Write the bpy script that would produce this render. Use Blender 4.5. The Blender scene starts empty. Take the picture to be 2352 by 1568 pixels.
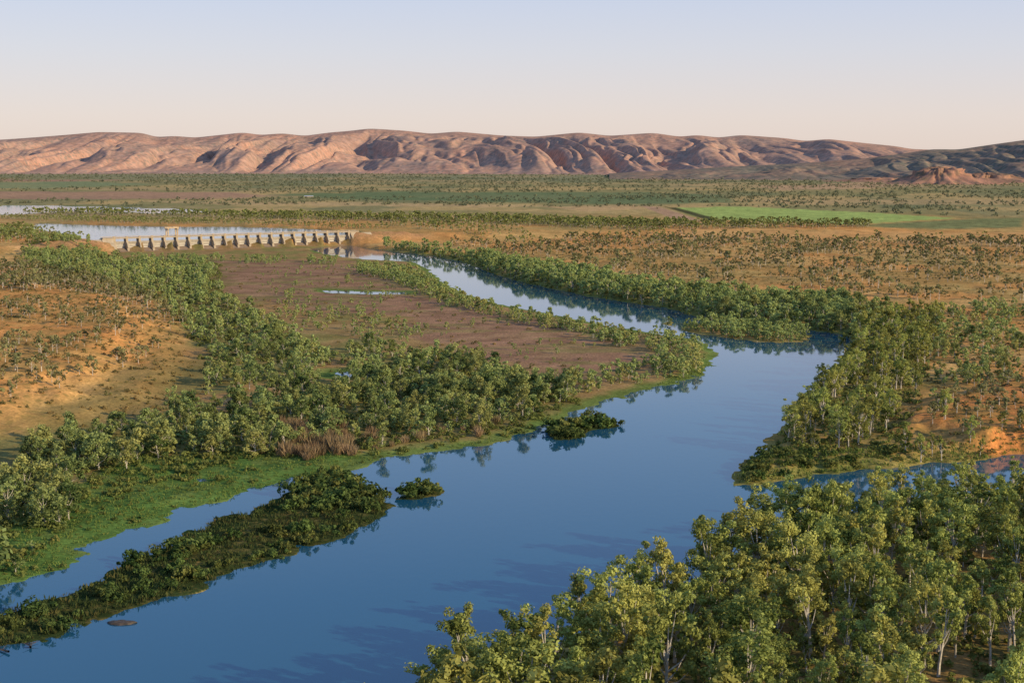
import bpy, math, random
import numpy as np
from mathutils import Vector
random.seed(7); RS=np.random.RandomState(11)
SC=bpy.context.scene; COL=SC.collection
# ------------------------------------------------------------------ view geometry
F=3231.0; CAM=110.0; HOR=370.0; CX=1176.0; CY=784.0
PIT=math.atan((CY-HOR)/F); sp,cp=math.sin(PIT),math.cos(PIT)
def ray(px,py):
    dx=(np.asarray(px,float)-CX)/F; dy=(CY-np.asarray(py,float))/F
    return dx, cp+dy*sp, -sp+dy*cp
def G(px,py,z=0.0):
    a,b,c=ray(px,py); t=(z-CAM)/c
    return np.array([a*t,b*t])
def PW(pts,z=0.0): return np.array([G(a,b,z) for a,b in pts])
def proj(x,y,z):
    zz=np.asarray(z,float)-CAM
    fw=y*cp-zz*sp; up=y*sp+zz*cp
    return CX+F*x/fw, CY-F*up/fw, fw
def chaikin(P,n=1):
    for _ in range(n):
        Q=np.roll(P,-1,0); P=np.stack([P*.75+Q*.25,P*.25+Q*.75],1).reshape(-1,2)
    return P
def hsh(xi,yi,s):
    n=(xi.astype(np.int64)*374761393+yi.astype(np.int64)*668265263+s*974711)&0xffffffff
    n=((n^(n>>13))*1274126177)&0xffffffff
    return ((n^(n>>16))&0xffff)/65535.0
def vn(x,y,s=0):
    xi=np.floor(x); yi=np.floor(y); fx=x-xi; fy=y-yi
    fx=fx*fx*fx*(fx*(fx*6-15)+10); fy=fy*fy*fy*(fy*(fy*6-15)+10)
    a=hsh(xi,yi,s); b=hsh(xi+1,yi,s); c=hsh(xi,yi+1,s); d=hsh(xi+1,yi+1,s)
    return (a*(1-fx)+b*fx)*(1-fy)+(c*(1-fx)+d*fx)*fy
def fbm(x,y,s=0,o=4):
    r=0;a=.5;t=0
    for i in range(o):
        r=r+a*vn(x,y,s+i*17); t+=a; a*=.5; x=x*2.03+3.1; y=y*2.03+7.7
    return r/t
def sst(a,b,x):
    t=np.clip((x-a)/(b-a),0,1); return t*t*(3-2*t)
def sdf(X,Y,P):
    d=np.full(X.shape,1e18); ins=np.zeros(X.shape,bool)
    n=len(P)
    for i in range(n):
        ax,ay=P[i-1]; bx,by=P[i]; ex=bx-ax; ey=by-ay
        wx=X-ax; wy=Y-ay
        t=np.clip((wx*ex+wy*ey)/(ex*ex+ey*ey+1e-12),0,1)
        d=np.minimum(d,(wx-ex*t)**2+(wy-ey*t)**2)
        if ay!=by:
            ins^=((ay>Y)!=(by>Y))&(X<ex*wy/ey+ax)
    d=np.sqrt(d); return np.where(ins,-d,d)
# ------------------------------------------------------------------ layout polygons (traced on the ground)
RIVER=chaikin(PW([(-700,1800),(-700,1352),(0,1340),(60,1325),(170,1300),(205,1268),(205,1245),(300,1222),(380,1198),(385,1180),(450,1163),(510,1148),(560,1130),(650,1105),(720,1092),(825,1078),(850,1055),(950,1040),(1060,1030),(1130,1018),(1200,998),(1260,973),(1340,937),(1420,912),(1500,892),(1580,872),(1625,850),(1648,820),(1635,796),(1590,780),(1530,770),(1460,760),(1400,750),(1290,727),(1180,706),(1105,690),(1045,666),(1005,640),(975,612),(945,602),(950,586),(1040,595),(1080,608),(1150,635),(1250,660),(1350,680),(1450,695),(1540,709),(1600,728),(1700,742),(1850,757),(1925,765),(1955,780),(1938,815),(1900,862),(1842,905),(1795,985),(1745,1040),(1700,1070),(1680,1100),(1710,1120),(1800,1105),(1900,1086),(2050,1074),(2150,1064),(2250,1054),(2352,1044),(2800,1025),(2800,1125),(2400,1130),(2100,1145),(1930,1192),(1740,1265),(1600,1338),(1450,1412),(1270,1492),(1050,1612),(890,1720),(840,1800)]),1)
TAIL=PW([(715,572),(745,567),(800,563.5),(850,572),(1000,588),(1010,604),(860,597),(790,591),(740,582)])
ISL=[chaikin(PW(q),1) for q in (
 [(-600,1640),(-600,1475),(-100,1432),(0,1418),(110,1382),(180,1362),(240,1338),(290,1292),(370,1258),(430,1232),(480,1200),(550,1182),(620,1158),(680,1128),(710,1106),(760,1094),(825,1114),(872,1132),(890,1155),(880,1190),(825,1221),(755,1241),(695,1256),(615,1290),(525,1325),(425,1360),(325,1390),(200,1422),(170,1450),(60,1475),(0,1482),(-100,1500)],
 [(922,1130),(945,1119),(998,1117),(1005,1132),(965,1150),(928,1150)],
 [(1255,985),(1330,970),(1420,965),(1432,980),(1350,990),(1320,1012),(1265,1010)],
 [(1555,750),(1640,739),(1760,748),(1870,768),(1850,786),(1760,787),(1640,774),(1580,762)],
 [(1525,740),(1545,737),(1552,747),(1530,749)])]
POND=[PW(q,1.2) for q in ([(765,852),(805,848),(812,858),(772,864)],[(745,664),(850,667),(935,668),(930,673),(850,673),(750,669)],[(435,1094),(470,1090),(478,1098),(440,1101)])]
DA=G(262,580); DB=G(800,562); DL=np.linalg.norm(DB-DA); DU=(DB-DA)/DL; DN=np.array([-DU[1],DU[0]])  # upstream normal
LAKEA=np.array([DA+DN*2,G(150,540,10),G(60,524,10),G(95,513,10),G(250,518,10),G(420,521,10),G(560,521,10),G(700,526,10),G(830,534,10),DB+DN*2])
LAKEB=PW([(-400,482),(60,472),(200,474),(420,480),(505,488),(380,491),(150,487),(0,495),(-400,512)],10)
LOW=PW([(-700,1350),(-300,1080),(0,1010),(200,970),(330,930),(400,880),(440,800),(430,720),(370,660),(250,600),(255,575),(800,562),(1010,598),(1500,740),(1660,800),(1645,860),(1300,970),(900,1080),(400,1250),(0,1450)],1)
HILLL=PW([(-500,990),(0,945),(130,905),(240,850),(350,780),(385,742),(300,690),(0,640),(-500,640)],7)
HILLR=PW([(2060,975),(2160,985),(2260,1005),(2352,1010),(2700,1010),(2700,860),(2300,880),(2100,915)],7)
def waterdist(X,Y):
    wx=X+(fbm(X/9,Y/9,3,3)-.5)*11; wy=Y+(fbm(X/9,Y/9,31,3)-.5)*11
    s=np.minimum(sdf(wx,wy,RIVER),sdf(wx,wy,TAIL))
    for q in ISL: s=np.maximum(s,-sdf(wx,wy,q))
    for q in POND: s=np.minimum(s,sdf(wx,wy,q))
    return s
def terrain(X,Y):
    X=np.asarray(X,float); Y=np.asarray(Y,float)
    sd=np.full(X.shape,400.0)
    m=Y<2150
    sd[m]=waterdist(X[m],Y[m])
    low=np.zeros(X.shape); hl=np.zeros(X.shape); hr=np.zeros(X.shape)
    low[m]=1-sst(-6,14,sdf(X[m],Y[m],LOW))
    jx=X+(fbm(X/24,Y/24,8,3)-.5)*34; jy=Y+(fbm(X/20,Y/20,88,3)-.5)*20
    hl[m]=1-sst(-30,12,sdf(jx[m],jy[m],HILLL)); hr[m]=1-sst(-12,5,sdf(jx[m],jy[m],HILLR))
    isl=np.zeros(X.shape)
    for q in ISL: isl[m]=np.maximum(isl[m],(sdf(X[m],Y[m],q)<2)*1.0)
    Ht=4.2*(1-low)+1.1*low
    Ht=Ht*(1-isl)+.8*isl
    Ht=Ht+7.5*hl+5.0*hr
    s=(X-DA[0])*DN[0]+(Y-DA[1])*DN[1]; t=(X-DA[0])*DU[0]+(Y-DA[1])*DU[1]
    out=np.maximum(np.maximum(-t,t-DL),0)
    w=.6+np.clip(out/30,0,1)*24+300*sst(100,600,out)
    up=sst(-1,0,s/w)
    Ht=Ht*(1-up)+11.6*up
    crest=(1-sst(4,30,np.abs(s)))*np.clip(out/4,0,1)*(1-sst(70,150,out))
    Ht=np.maximum(Ht,16.5*crest)
    n=(fbm(X/22,Y/22,5)-.5)*1.5+(fbm(X/5,Y/5,6,2)-.5)*.5
    z=.12+(Ht-.12+n*np.clip(Ht/4,.25,1))*sst(0,13,sd)
    z=np.where(sd>0,np.maximum(z,.1*np.clip(sd,0,1)),-2.2*sst(0,6,-sd))
    z=np.where((s>0.5)&(out<30)&(sd<=0),11.6,z)
    m2=(Y>1500)&(X<400)
    lk=np.full(X.shape,99.); 
    lx=X[m2]+(fbm(X[m2]/40,Y[m2]/40,9)-.5)*40
    lk[m2]=np.minimum(sdf(lx,Y[m2],LAKEA),sdf(X[m2],Y[m2],LAKEB))
    lk=np.where(s>0,lk,99.)
    z=np.where(lk<4,8.0+(z-8.0)*sst(-5,4,lk),z)
    return z,sd,lk,low,crest,hl,hr
# ------------------------------------------------------------------ materials
def newmat(n):
    m=bpy.data.materials.new(n); m.use_nodes=True; t=m.node_tree; t.nodes.clear()
    o=t.nodes.new('ShaderNodeOutputMaterial'); return m,t,o
def nd(t,k,**kw):
    n=t.nodes.new(k)
    for a,b in kw.items():
        if a.startswith('_'): setattr(n,a[1:],b)
        else: n.inputs[a].default_value=b
    return n
def mathn(t,op,a,b=None,clamp=False):
    n=t.nodes.new('ShaderNodeMath'); n.operation=op; n.use_clamp=clamp
    for i,v in enumerate((a,b)):
        if v is None: continue
        if isinstance(v,(int,float)): n.inputs[i].default_value=v
        else: t.links.new(v,n.inputs[i])
    return n.outputs[0]
def mix(t,fac,a,b,mode='MIX'):
    n=t.nodes.new('ShaderNodeMix'); n.data_type='RGBA'; n.blend_type=mode
    for i,v in ((0,fac),(6,a),(7,b)):
        if isinstance(v,(int,float)): n.inputs[i].default_value=v
        elif isinstance(v,tuple): n.inputs[i].default_value=(*v,1) if len(v)==3 else v
        else: t.links.new(v,n.inputs[i])
    return n.outputs[2]
def mrange(t,v,a,b,c,d):
    n=t.nodes.new('ShaderNodeMapRange'); t.links.new(v,n.inputs[0])
    for i,k in enumerate((a,b,c,d)): n.inputs[i+1].default_value=k
    return n.outputs[0]
def noise(t,scale,detail=4,co=None,rough=.55):
    n=nd(t,'ShaderNodeTexNoise',Scale=scale,Detail=detail,Roughness=rough)
    if co is not None: t.links.new(co,n.inputs['Vector'])
    return n.outputs[0]
def wpos(t): return t.nodes.new('ShaderNodeNewGeometry').outputs['Position']
def foliage(name,dark,light,warmc):
    m,t,o=newmat(name)
    a=nd(t,'ShaderNodeAttribute',_attribute_name='tint'); w=nd(t,'ShaderNodeAttribute',_attribute_name='warm')
    oi=t.nodes.new('ShaderNodeObjectInfo')
    f=mathn(t,'ADD',a.outputs['Fac'],mathn(t,'MULTIPLY',mathn(t,'SUBTRACT',oi.outputs['Random'],.5),.6),True)
    c=mix(t,f,dark,light)
    r2=mathn(t,'FRACT',mathn(t,'MULTIPLY',oi.outputs['Random'],7.31))
    wf=mathn(t,'MAXIMUM',w.outputs['Fac'],mathn(t,'MULTIPLY',mathn(t,'POWER',r2,2.0),.65))
    c=mix(t,wf,c,mix(t,f,tuple(x*.5 for x in warmc),warmc))
    d=t.nodes.new('ShaderNodeBsdfDiffuse'); tr=t.nodes.new('ShaderNodeBsdfTranslucent'); ms=t.nodes.new('ShaderNodeMixShader'); ms.inputs[0].default_value=.28
    t.links.new(c,d.inputs[0]); t.links.new(c,tr.inputs[0]); t.links.new(d.outputs[0],ms.inputs[1]); t.links.new(tr.outputs[0],ms.inputs[2]); t.links.new(ms.outputs[0],o.inputs[0])
    return m
def plain(name,c1,c2,scale,rough=.85,bump=0.0):
    m,t,o=newmat(name); b=t.nodes.new('ShaderNodeBsdfPrincipled'); co=wpos(t)
    n=noise(t,scale,5,co); f=mrange(t,n,.3,.7,0,1)
    t.links.new(mix(t,f,c1,c2),b.inputs['Base Color']); b.inputs['Roughness'].default_value=rough
    if bump:
        bp=t.nodes.new('ShaderNodeBump'); bp.inputs['Strength'].default_value=bump; t.links.new(n,bp.inputs['Height']); t.links.new(bp.outputs[0],b.inputs['Normal'])
    t.links.new(b.outputs[0],o.inputs[0]); return m
M_EUC=foliage('eucalyptus_leaves',(.07,.10,.024),(.47,.51,.14),(.58,.49,.13))
M_RIV=foliage('riverside_leaves',(.055,.09,.028),(.36,.42,.145),(.50,.44,.14))
M_SAV=foliage('savanna_leaves',(.11,.12,.05),(.35,.34,.15),(.45,.35,.15))
M_PLN=foliage('far_leaves_hazed',(.115,.13,.08),(.25,.26,.145),(.31,.26,.14))  # grey-green leaves made paler to carry the distance haze in their colour
M_SHR=foliage('shrub_leaves',(.03,.06,.02),(.16,.22,.06),(.32,.28,.08))
M_DRY=foliage('dry_scrub_leaves',(.12,.115,.045),(.30,.28,.11),(.46,.31,.12))
M_RED=foliage('reed_blades',(.022,.045,.016),(.085,.13,.04),(.2,.17,.06))  # island reeds, partial shade worked into the dark greens
M_GRS=foliage('grass_blades',(.04,.085,.022),(.16,.26,.055),(.32,.31,.085))
M_CANE=foliage('dry_cane',(.18,.11,.06),(.46,.31,.18),(.36,.29,.14))
M_BARK=plain('pale_bark',(.36,.30,.24),(.66,.59,.50),1.2)
M_CONC=plain('weathered_concrete',(.33,.25,.165),(.46,.365,.25),.25)
M_CONCD=plain('stained_concrete',(.18,.12,.08),(.28,.2,.135),.3)
M_GATE=plain('pale_gate_steel',(.37,.32,.26),(.50,.445,.37),.3,.5)
M_STEEL=plain('crane_steel',(.40,.28,.16),(.52,.38,.24),.5,.6)
M_ROCK=plain('wet_rock',(.03,.022,.018),(.1,.07,.05),1.5,.7,.3)
M_ROOF=plain('shed_roof',(.45,.44,.42),(.6,.58,.55),.1,.4)
# ground
def ground_mat():
    m,t,o=newmat('dry_ground'); b=t.nodes.new('ShaderNodeBsdfDiffuse')
    a=nd(t,'ShaderNodeAttribute',_attribute_name='Col'); k=nd(t,'ShaderNodeAttribute',_attribute_name='scrub')
    co=wpos(t)
    n1=mrange(t,noise(t,.05,6,co,.6),.3,.7,.68,1.28); n2=mrange(t,noise(t,.7,5,co,.65),.3,.7,.64,1.32)
    c=mix(t,1.0,a.outputs['Color'],n1,'MULTIPLY'); c=mix(t,1.0,c,n2,'MULTIPLY')
    v=nd(t,'ShaderNodeTexVoronoi',Scale=.22); t.links.new(co,v.inputs['Vector'])
    sp1=mrange(t,v.outputs['Distance'],.18,.5,1,0)
    pn=mrange(t,noise(t,.02,4,co),.38,.56,.2,1)
    f=mathn(t,'MULTIPLY',mathn(t,'MULTIPLY',sp1,pn),mathn(t,'MULTIPLY',k.outputs['Fac'],.7),True)
    c=mix(t,f,c,(.23,.17,.055))
    v2=nd(t,'ShaderNodeTexVoronoi',Scale=.6); t.links.new(co,v2.inputs['Vector'])
    f2=mathn(t,'MULTIPLY',mathn(t,'MULTIPLY',mrange(t,v2.outputs['Distance'],.15,.45,1,0),mrange(t,noise(t,.06,4,co),.40,.58,0,.8)),k.outputs['Fac'],True)
    c=mix(t,f2,c,(.34,.21,.065))
    t.links.new(c,b.inputs[0])
    bp=nd(t,'ShaderNodeBump',Strength=.7,Distance=.6); t.links.new(noise(t,.5,5,co,.65),bp.inputs['Height']); t.links.new(bp.outputs[0],b.inputs['Normal'])
    t.links.new(b.outputs[0],o.inputs[0]); return m
def water_mat(name,base,bs,ior=1.6,pk=.25):
    m,t,o=newmat(name); b=t.nodes.new('ShaderNodeBsdfPrincipled'); co=wpos(t)
    b.inputs['Base Color'].default_value=(*base,1); b.inputs['IOR'].default_value=ior
    mpp=t.nodes.new('ShaderNodeMapping'); mpp.inputs['Scale'].default_value=(.8,.7,1); t.links.new(co,mpp.inputs['Vector'])
    patch=mrange(t,noise(t,.026,7,mpp.outputs[0],.68),.48,.72,0,1)
    b.inputs['Roughness'].default_value=.045
    mp=t.nodes.new('ShaderNodeMapping'); mp.inputs['Scale'].default_value=(.9,.45,1); t.links.new(co,mp.inputs['Vector'])
    n=noise(t,.45,3,mp.outputs[0]); bp=nd(t,'ShaderNodeBump',Distance=.35)
    t.links.new(mathn(t,'ADD',mathn(t,'MULTIPLY',patch,bs*pk),bs*.5),bp.inputs['Strength'])
    t.links.new(n,bp.inputs['Height']); t.links.new(bp.outputs[0],b.inputs['Normal'])
    t.links.new(b.outputs[0],o.inputs[0]); return m
M_WATER=water_mat('river_water',(.012,.078,.138),.062)
M_LAKE=water_mat('lake_water',(.05,.19,.33),.5,1.33)
def hill_mat(name,soil1,soil2,veg,vamt):
    m,t,o=newmat(name); b=t.nodes.new('ShaderNodeBsdfDiffuse'); co=wpos(t)
    c=mix(t,mrange(t,noise(t,.0016,6,co,.6),.35,.65,0,1),soil1,soil2)
    v=nd(t,'ShaderNodeTexVoronoi',Scale=.03); t.links.new(co,v.inputs['Vector'])
    s=mrange(t,v.outputs['Distance'],.25,.6,1,0)
    p=mrange(t,noise(t,.0025,5,co),.36,.58,.35,1)
    f=mathn(t,'MULTIPLY',mathn(t,'MULTIPLY',s,p),vamt,True)
    c=mix(t,f,c,veg)
    c=mix(t,1.0,c,mrange(t,noise(t,.012,5,co,.65),.3,.7,.7,1.26),'MULTIPLY')
    t.links.new(c,b.inputs[0])
    bp=nd(t,'ShaderNodeBump',Strength=.45,Distance=25); t.links.new(noise(t,.008,7,co,.62),bp.inputs['Height']); t.links.new(bp.outputs[0],b.inputs['Normal'])
    t.links.new(b.outputs[0],o.inputs[0]); return m
M_HILL=hill_mat('far_hill_rock_hazed',(.52,.275,.19),(.42,.26,.195),(.22,.19,.155),.8)  # distance haze is mixed into these muted rock and scrub colours
M_HILL2=hill_mat('near_hill_rock',(.34,.2,.14),(.23,.185,.14),(.12,.13,.10),.95)
M_MESA=hill_mat('mesa_rock',(.42,.21,.14),(.32,.18,.12),(.12,.12,.08),.7)
# ------------------------------------------------------------------ mesh helpers
def link(name,me,parent=None,loc=None,rz=0,sc=1):
    o=bpy.data.objects.new(name,me); COL.objects.link(o)
    if parent: o.parent=parent
    if loc is not None: o.location=loc
    o.rotation_euler=(0,0,rz); o.scale=(sc,sc,sc) if not isinstance(sc,tuple) else sc
    return o
def tag(o,label,cat,group=None,kind=None):
    o['label']=label; o['category']=cat
    if group: o['group']=group
    if kind: o['kind']=kind
    return o
def rawmesh(name,V,Fc,nper,mats,midx=None,attrs=None,cols=None,smooth=False):
    me=bpy.data.meshes.new(name); V=np.ascontiguousarray(V,np.float32); Fc=np.ascontiguousarray(Fc,np.int32)
    nf=len(Fc); me.vertices.add(len(V)); me.vertices.foreach_set('co',V.ravel())
    me.loops.add(nf*nper); me.loops.foreach_set('vertex_index',Fc.ravel())
    me.polygons.add(nf); me.polygons.foreach_set('loop_start',np.arange(0,nf*nper,nper,dtype=np.int32)); me.polygons.foreach_set('loop_total',np.full(nf,nper,np.int32))
    for m in mats: me.materials.append(m)
    if midx is not None: me.polygons.foreach_set('material_index',np.ascontiguousarray(midx,np.int32))
    me.polygons.foreach_set('use_smooth',np.full(nf,smooth))
    me.update(calc_edges=True)
    for k,v in (attrs or {}).items():
        a=me.attributes.new(k,'FLOAT','POINT'); a.data.foreach_set('value',np.ascontiguousarray(v,np.float32))
    if cols is not None:
        a=me.attributes.new('Col','FLOAT_COLOR','POINT'); a.data.foreach_set('color',np.ascontiguousarray(cols,np.float32).ravel())
    return me
def qmesh(name,V,mats,midx=None,attrs=None):
    return rawmesh(name,V,np.arange(len(V)).reshape(-1,4),4,mats,midx,attrs)
def gridmesh(name,X,Y,Z,mats,attrs=None,cols=None):
    r,c=X.shape; V=np.stack([X,Y,Z],-1).reshape(-1,3)
    i=np.arange(r*c).reshape(r,c)
    Fc=np.stack([i[:-1,:-1],i[:-1,1:],i[1:,1:],i[1:,:-1]],-1).reshape(-1,4)
    return rawmesh(name,V,Fc,4,mats,None,attrs,cols,True)
class MB:
    def __init__(s): s.v=[]; s.f=[]
    def prism(s,poly,axis_o,u,w,a,b):
        n=len(poly); k=len(s.v)
        for q in (a,b):
            for (p,z) in poly:
                x=axis_o+u*q+w*p; s.v.append((x[0],x[1],z))
        s.f.append(tuple(range(k,k+n))); s.f.append(tuple(range(k+2*n-1,k+n-1,-1)))
        for i in range(n):
            j=(i+1)%n; s.f.append((k+j,k+i,k+n+i,k+n+j))
        return s
    def box(s,o,u,w,a,b,c,d,z0,z1): return s.prism([(c,z0),(d,z0),(d,z1),(c,z1)],o,u,w,a,b)
    def build(s,name,mat,parent=None):
        import bmesh
        me=bpy.data.meshes.new(name); me.from_pydata(s.v,[],s.f)
        bm=bmesh.new(); bm.from_mesh(me); bmesh.ops.recalc_face_normals(bm,faces=bm.faces); bm.to_mesh(me); bm.free()
        me.materials.append(mat); return link(name,me,parent)
# ------------------------------------------------------------------ ground sheet
px=np.arange(-560,2960,4.0); 
py=np.concatenate([np.array([371.0,371.6,372.3,373.2,374.4,376,378]),np.arange(380,1700,2.3),np.arange(1705,2700,14)])
PXg,PYg=np.meshgrid(px,py)
a,b,c=ray(PXg,PYg); t=(0-CAM)/c; X=a*t; Y=b*t
Zg,sd,lk,low,crest,hl,hr=terrain(X,Y)
def zone(poly,z,fe,jit=0.0):
    P=PW(poly,z); x0,y0=P.min(0)-fe*2-jit; x1,y1=P.max(0)+fe*2+jit
    m=(X>x0)&(X<x1)&(Y>y0)&(Y<y1); r=np.zeros(X.shape)
    xx=X[m]; yy=Y[m]
    if jit: xx,yy=xx+(fbm(xx/jit,yy/jit,40)-.5)*jit*1.8, yy+(fbm(xx/jit,yy/jit,41)-.5)*jit*1.8
    r[m]=1-sst(-fe,fe,sdf(xx,yy,P)); return r
cols=np.zeros(X.shape+(3,))
def paint(mask,c):
    global cols
    cols=cols*(1-mask[...,None])+np.array(c)*mask[...,None]
nb=fbm(X/70,Y/70,50,5)
cols[:]=np.array((.62,.285,.095))
paint(sst(.42,.66,nb)*.75,(.58,.36,.135)); paint(sst(.49,.68,fbm(X/90,Y/130,52))*.55,(.32,.235,.085))
scrub=np.full(X.shape,1.0)
farw=sst(2050,2900,Y); nf=fbm(X/260,Y/420,60,5)
paint(farw,(.28,.24,.11)); paint(farw*sst(.46,.58,nf)*.85,(.52,.35,.155)); paint(farw*sst(.5,.64,fbm(X/300,Y/700,66))*.7,(.17,.19,.10)); paint(sst(4500,9000,Y)*.7,(.22,.225,.14))
paint(farw*sst(.58,.66,fbm(X/900,Y/500,67,4))*.6,(.50,.33,.17))
# lowlands
paint(low*.8,(.30,.19,.09)); paint(low*sst(.5,.62,fbm(X/30,Y/40,57))*.6,(.17,.19,.055))
SAND=[(500,600),(720,600),(830,608),(950,655),(1020,690),(1170,725),(1300,752),(1430,780),(1500,822),(1420,860),(1280,890),(1150,870),(1060,800),(960,780),(900,730),(760,720),(620,690),(520,700),(480,650)]
sm=zone(SAND,1,12,44); paint(sm,(.32,.175,.105)); scrub=scrub*(1-.8*sm)
paint(sm*sst(.5,.62,fbm(X/160,Y/14,71))*.5,(.22,.125,.08)); paint(sm*sst(.55,.65,fbm(X/40,Y/18,72))*.6,(.22,.19,.065)); paint(sm*sst(.58,.68,fbm(X/26,Y/18,74))*.4,(.38,.235,.12))
UND=[[(-300,1345),(-100,1100),(200,1000),(420,960),(600,920),(800,860),(1000,790),(1200,850),(1330,910),(1200,980),(900,1030),(560,1050),(180,1150),(60,1310)],
 [(480,860),(640,850),(780,810),(640,740),(560,690),(510,650),(500,600),(300,590),(60,570),(60,620),(250,660),(380,700),(420,760),(470,800)],
 [(900,565),(1010,590),(1250,660),(1560,715),(1960,770),(2050,720),(1950,690),(1600,665),(1200,605)],
 [(1680,1105),(1800,990),(1960,800),(2000,740),(2150,730),(2130,850),(2100,930),(2080,1040),(1850,1095)],
 [(840,1800),(1320,1480),(1760,1270),(2100,1140),(2800,1120),(2800,2200),(840,2200)]]
for i,q in enumerate(UND): paint(zone(q,3,8,24)*.75,(.20,.165,.055) if i<4 else (.23,.15,.06))
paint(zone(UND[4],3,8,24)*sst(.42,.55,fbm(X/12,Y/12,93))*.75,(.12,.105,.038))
paint(zone([(0,975),(150,935),(300,850),(395,770),(490,860),(420,955),(250,985)],3,8,14)*.65,(.25,.175,.06))  # grass and creek bed below the slope, their shade mixed into the darker brown
WET=[[(140,1140),(330,1050),(560,1048),(780,1038),(860,1055),(700,1105),(500,1165),(380,1205),(200,1260),(100,1335),(-200,1355),(-200,1310)]]
for q in WET: w=zone(q,.3,4,14); paint(w*.95,(.095,.17,.038)); paint(w*sst(.5,.62,fbm(X/9,Y/12,91))*.7,(.16,.19,.05)); paint(w*sst(.55,.62,fbm(X/6,Y/9,92))*.6,(.045,.09,.025)); scrub=scrub*(1-w)
edge=(1-sst(4,14,sd))*(Y<1750)*np.maximum(low,.55); paint(edge*.85,(.11,.18,.042)); scrub=scrub*(1-edge)
for q in ISL[:3]:
    m=(Y<700); r=np.zeros(X.shape); r[m]=(sdf(X[m],Y[m],q)<3); paint(r*.95,(.03,.05,.016))  # dark green island grass, darkened further to hold the low-sun shade
paint(hl*.8,(.64,.275,.085)); paint(hl*sst(.46,.62,fbm(X/25,Y/25,77))*.55,(.50,.30,.10)); paint(hl*sst(.5,.62,fbm(X/12,Y/12,79))*.45,(.34,.22,.075))
paint(hr*.9,(.60,.225,.07)); paint(hr*sst(.45,.58,fbm(X/13,Y/13,78))*.65,(.36,.21,.065))
paint(np.clip(crest*1.3,0,1)*.9,(.52,.27,.13))
# fields
def fld(poly,c,fe=14,a=1.0,j=0):
    global scrub
    m=zone(poly,11,fe,j); paint(m*a,c); scrub=scrub*(1-m)
fld([(-300,441),(300,440),(560,443),(640,450),(500,458),(0,457),(-300,460)],(.39,.22,.145),40,.85,120)
fld([(-300,424),(180,417),(360,424),(120,433),(-300,437)],(.21,.24,.12),30,.8); fld([(0,412),(300,413),(250,416),(0,417)],(.38,.22,.14),20)
fld([(640,447),(900,441),(1500,443),(1670,450),(1690,466),(1400,470),(1050,463),(760,458)],(.14,.18,.085),30,.85,60)
fld([(1545,478),(1700,475),(2000,489),(2200,502),(1960,515),(1680,507),(1590,497)],(.35,.41,.12),8)
fld([(1950,517),(2200,504),(2352,500),(2352,515),(2150,520)],(.2,.2,.085),10)
fld([(1470,473),(1515,476),(1615,508),(1550,505)],(.45,.27,.16),5); fld([(1525,476),(1552,477),(1670,509),(1635,509)],(.09,.085,.04),5)
fld([(1250,476),(1460,470),(1480,480),(1350,487)],(.52,.33,.16),8,.8)
fld([(1740,428),(1950,420),(2060,412),(2110,428),(1800,438)],(.50,.30,.17),30,.8,200); fld([(1600,398),(1900,396),(1930,408),(1720,406)],(.44,.28,.19),80,.8,300)
fld([(430,493),(760,488),(1250,500),(1250,506),(800,499)],(.52,.31,.13),8,.8); fld([(300,462),(900,466),(1400,476),(900,474),(500,470)],(.50,.33,.16),10,.8,80)
fld([(1560,520),(1900,525),(2352,522),(2600,560),(1900,545),(1500,535)],(.58,.31,.12),20,.6)
paint((lk<12)*.5,(.15,.17,.07))
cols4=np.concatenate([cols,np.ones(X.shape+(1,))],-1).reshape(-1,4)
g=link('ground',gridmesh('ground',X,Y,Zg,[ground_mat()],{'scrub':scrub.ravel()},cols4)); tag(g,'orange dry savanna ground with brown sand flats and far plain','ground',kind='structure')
# water
def sheet(name,P,z,mat):
    me=bpy.data.meshes.new(name); me.from_pydata([(p[0],p[1],z) for p in P],[],[tuple(range(len(P)))]); me.materials.append(mat)
    return link(name,me)
P=[(-420,140),(420,140),(560,900),(500,1700)]+[tuple(DB+DU*60-DN*1.0),tuple(DA-DU*40-DN*1.0)]+[(-600,1400),(-560,900)]
tag(sheet('river',P,0,M_WATER),'calm blue river winding between wooded banks','river',kind='structure')
P=[DA+DN*1.5]+[p+(p-np.array([-450,2200]))*.04 for p in LAKEA[1:-1]]+[DB+DN*1.5]
tag(sheet('lake',P,10,M_LAKE),'narrow blue lake held behind the dam','lake',kind='structure')
P=LAKEB; P=(P-P.mean(0))*1.08+P.mean(0)
tag(sheet('lake',P,10,M_LAKE),'pale blue lagoon on the plain at far left','lake',kind='structure')
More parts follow.
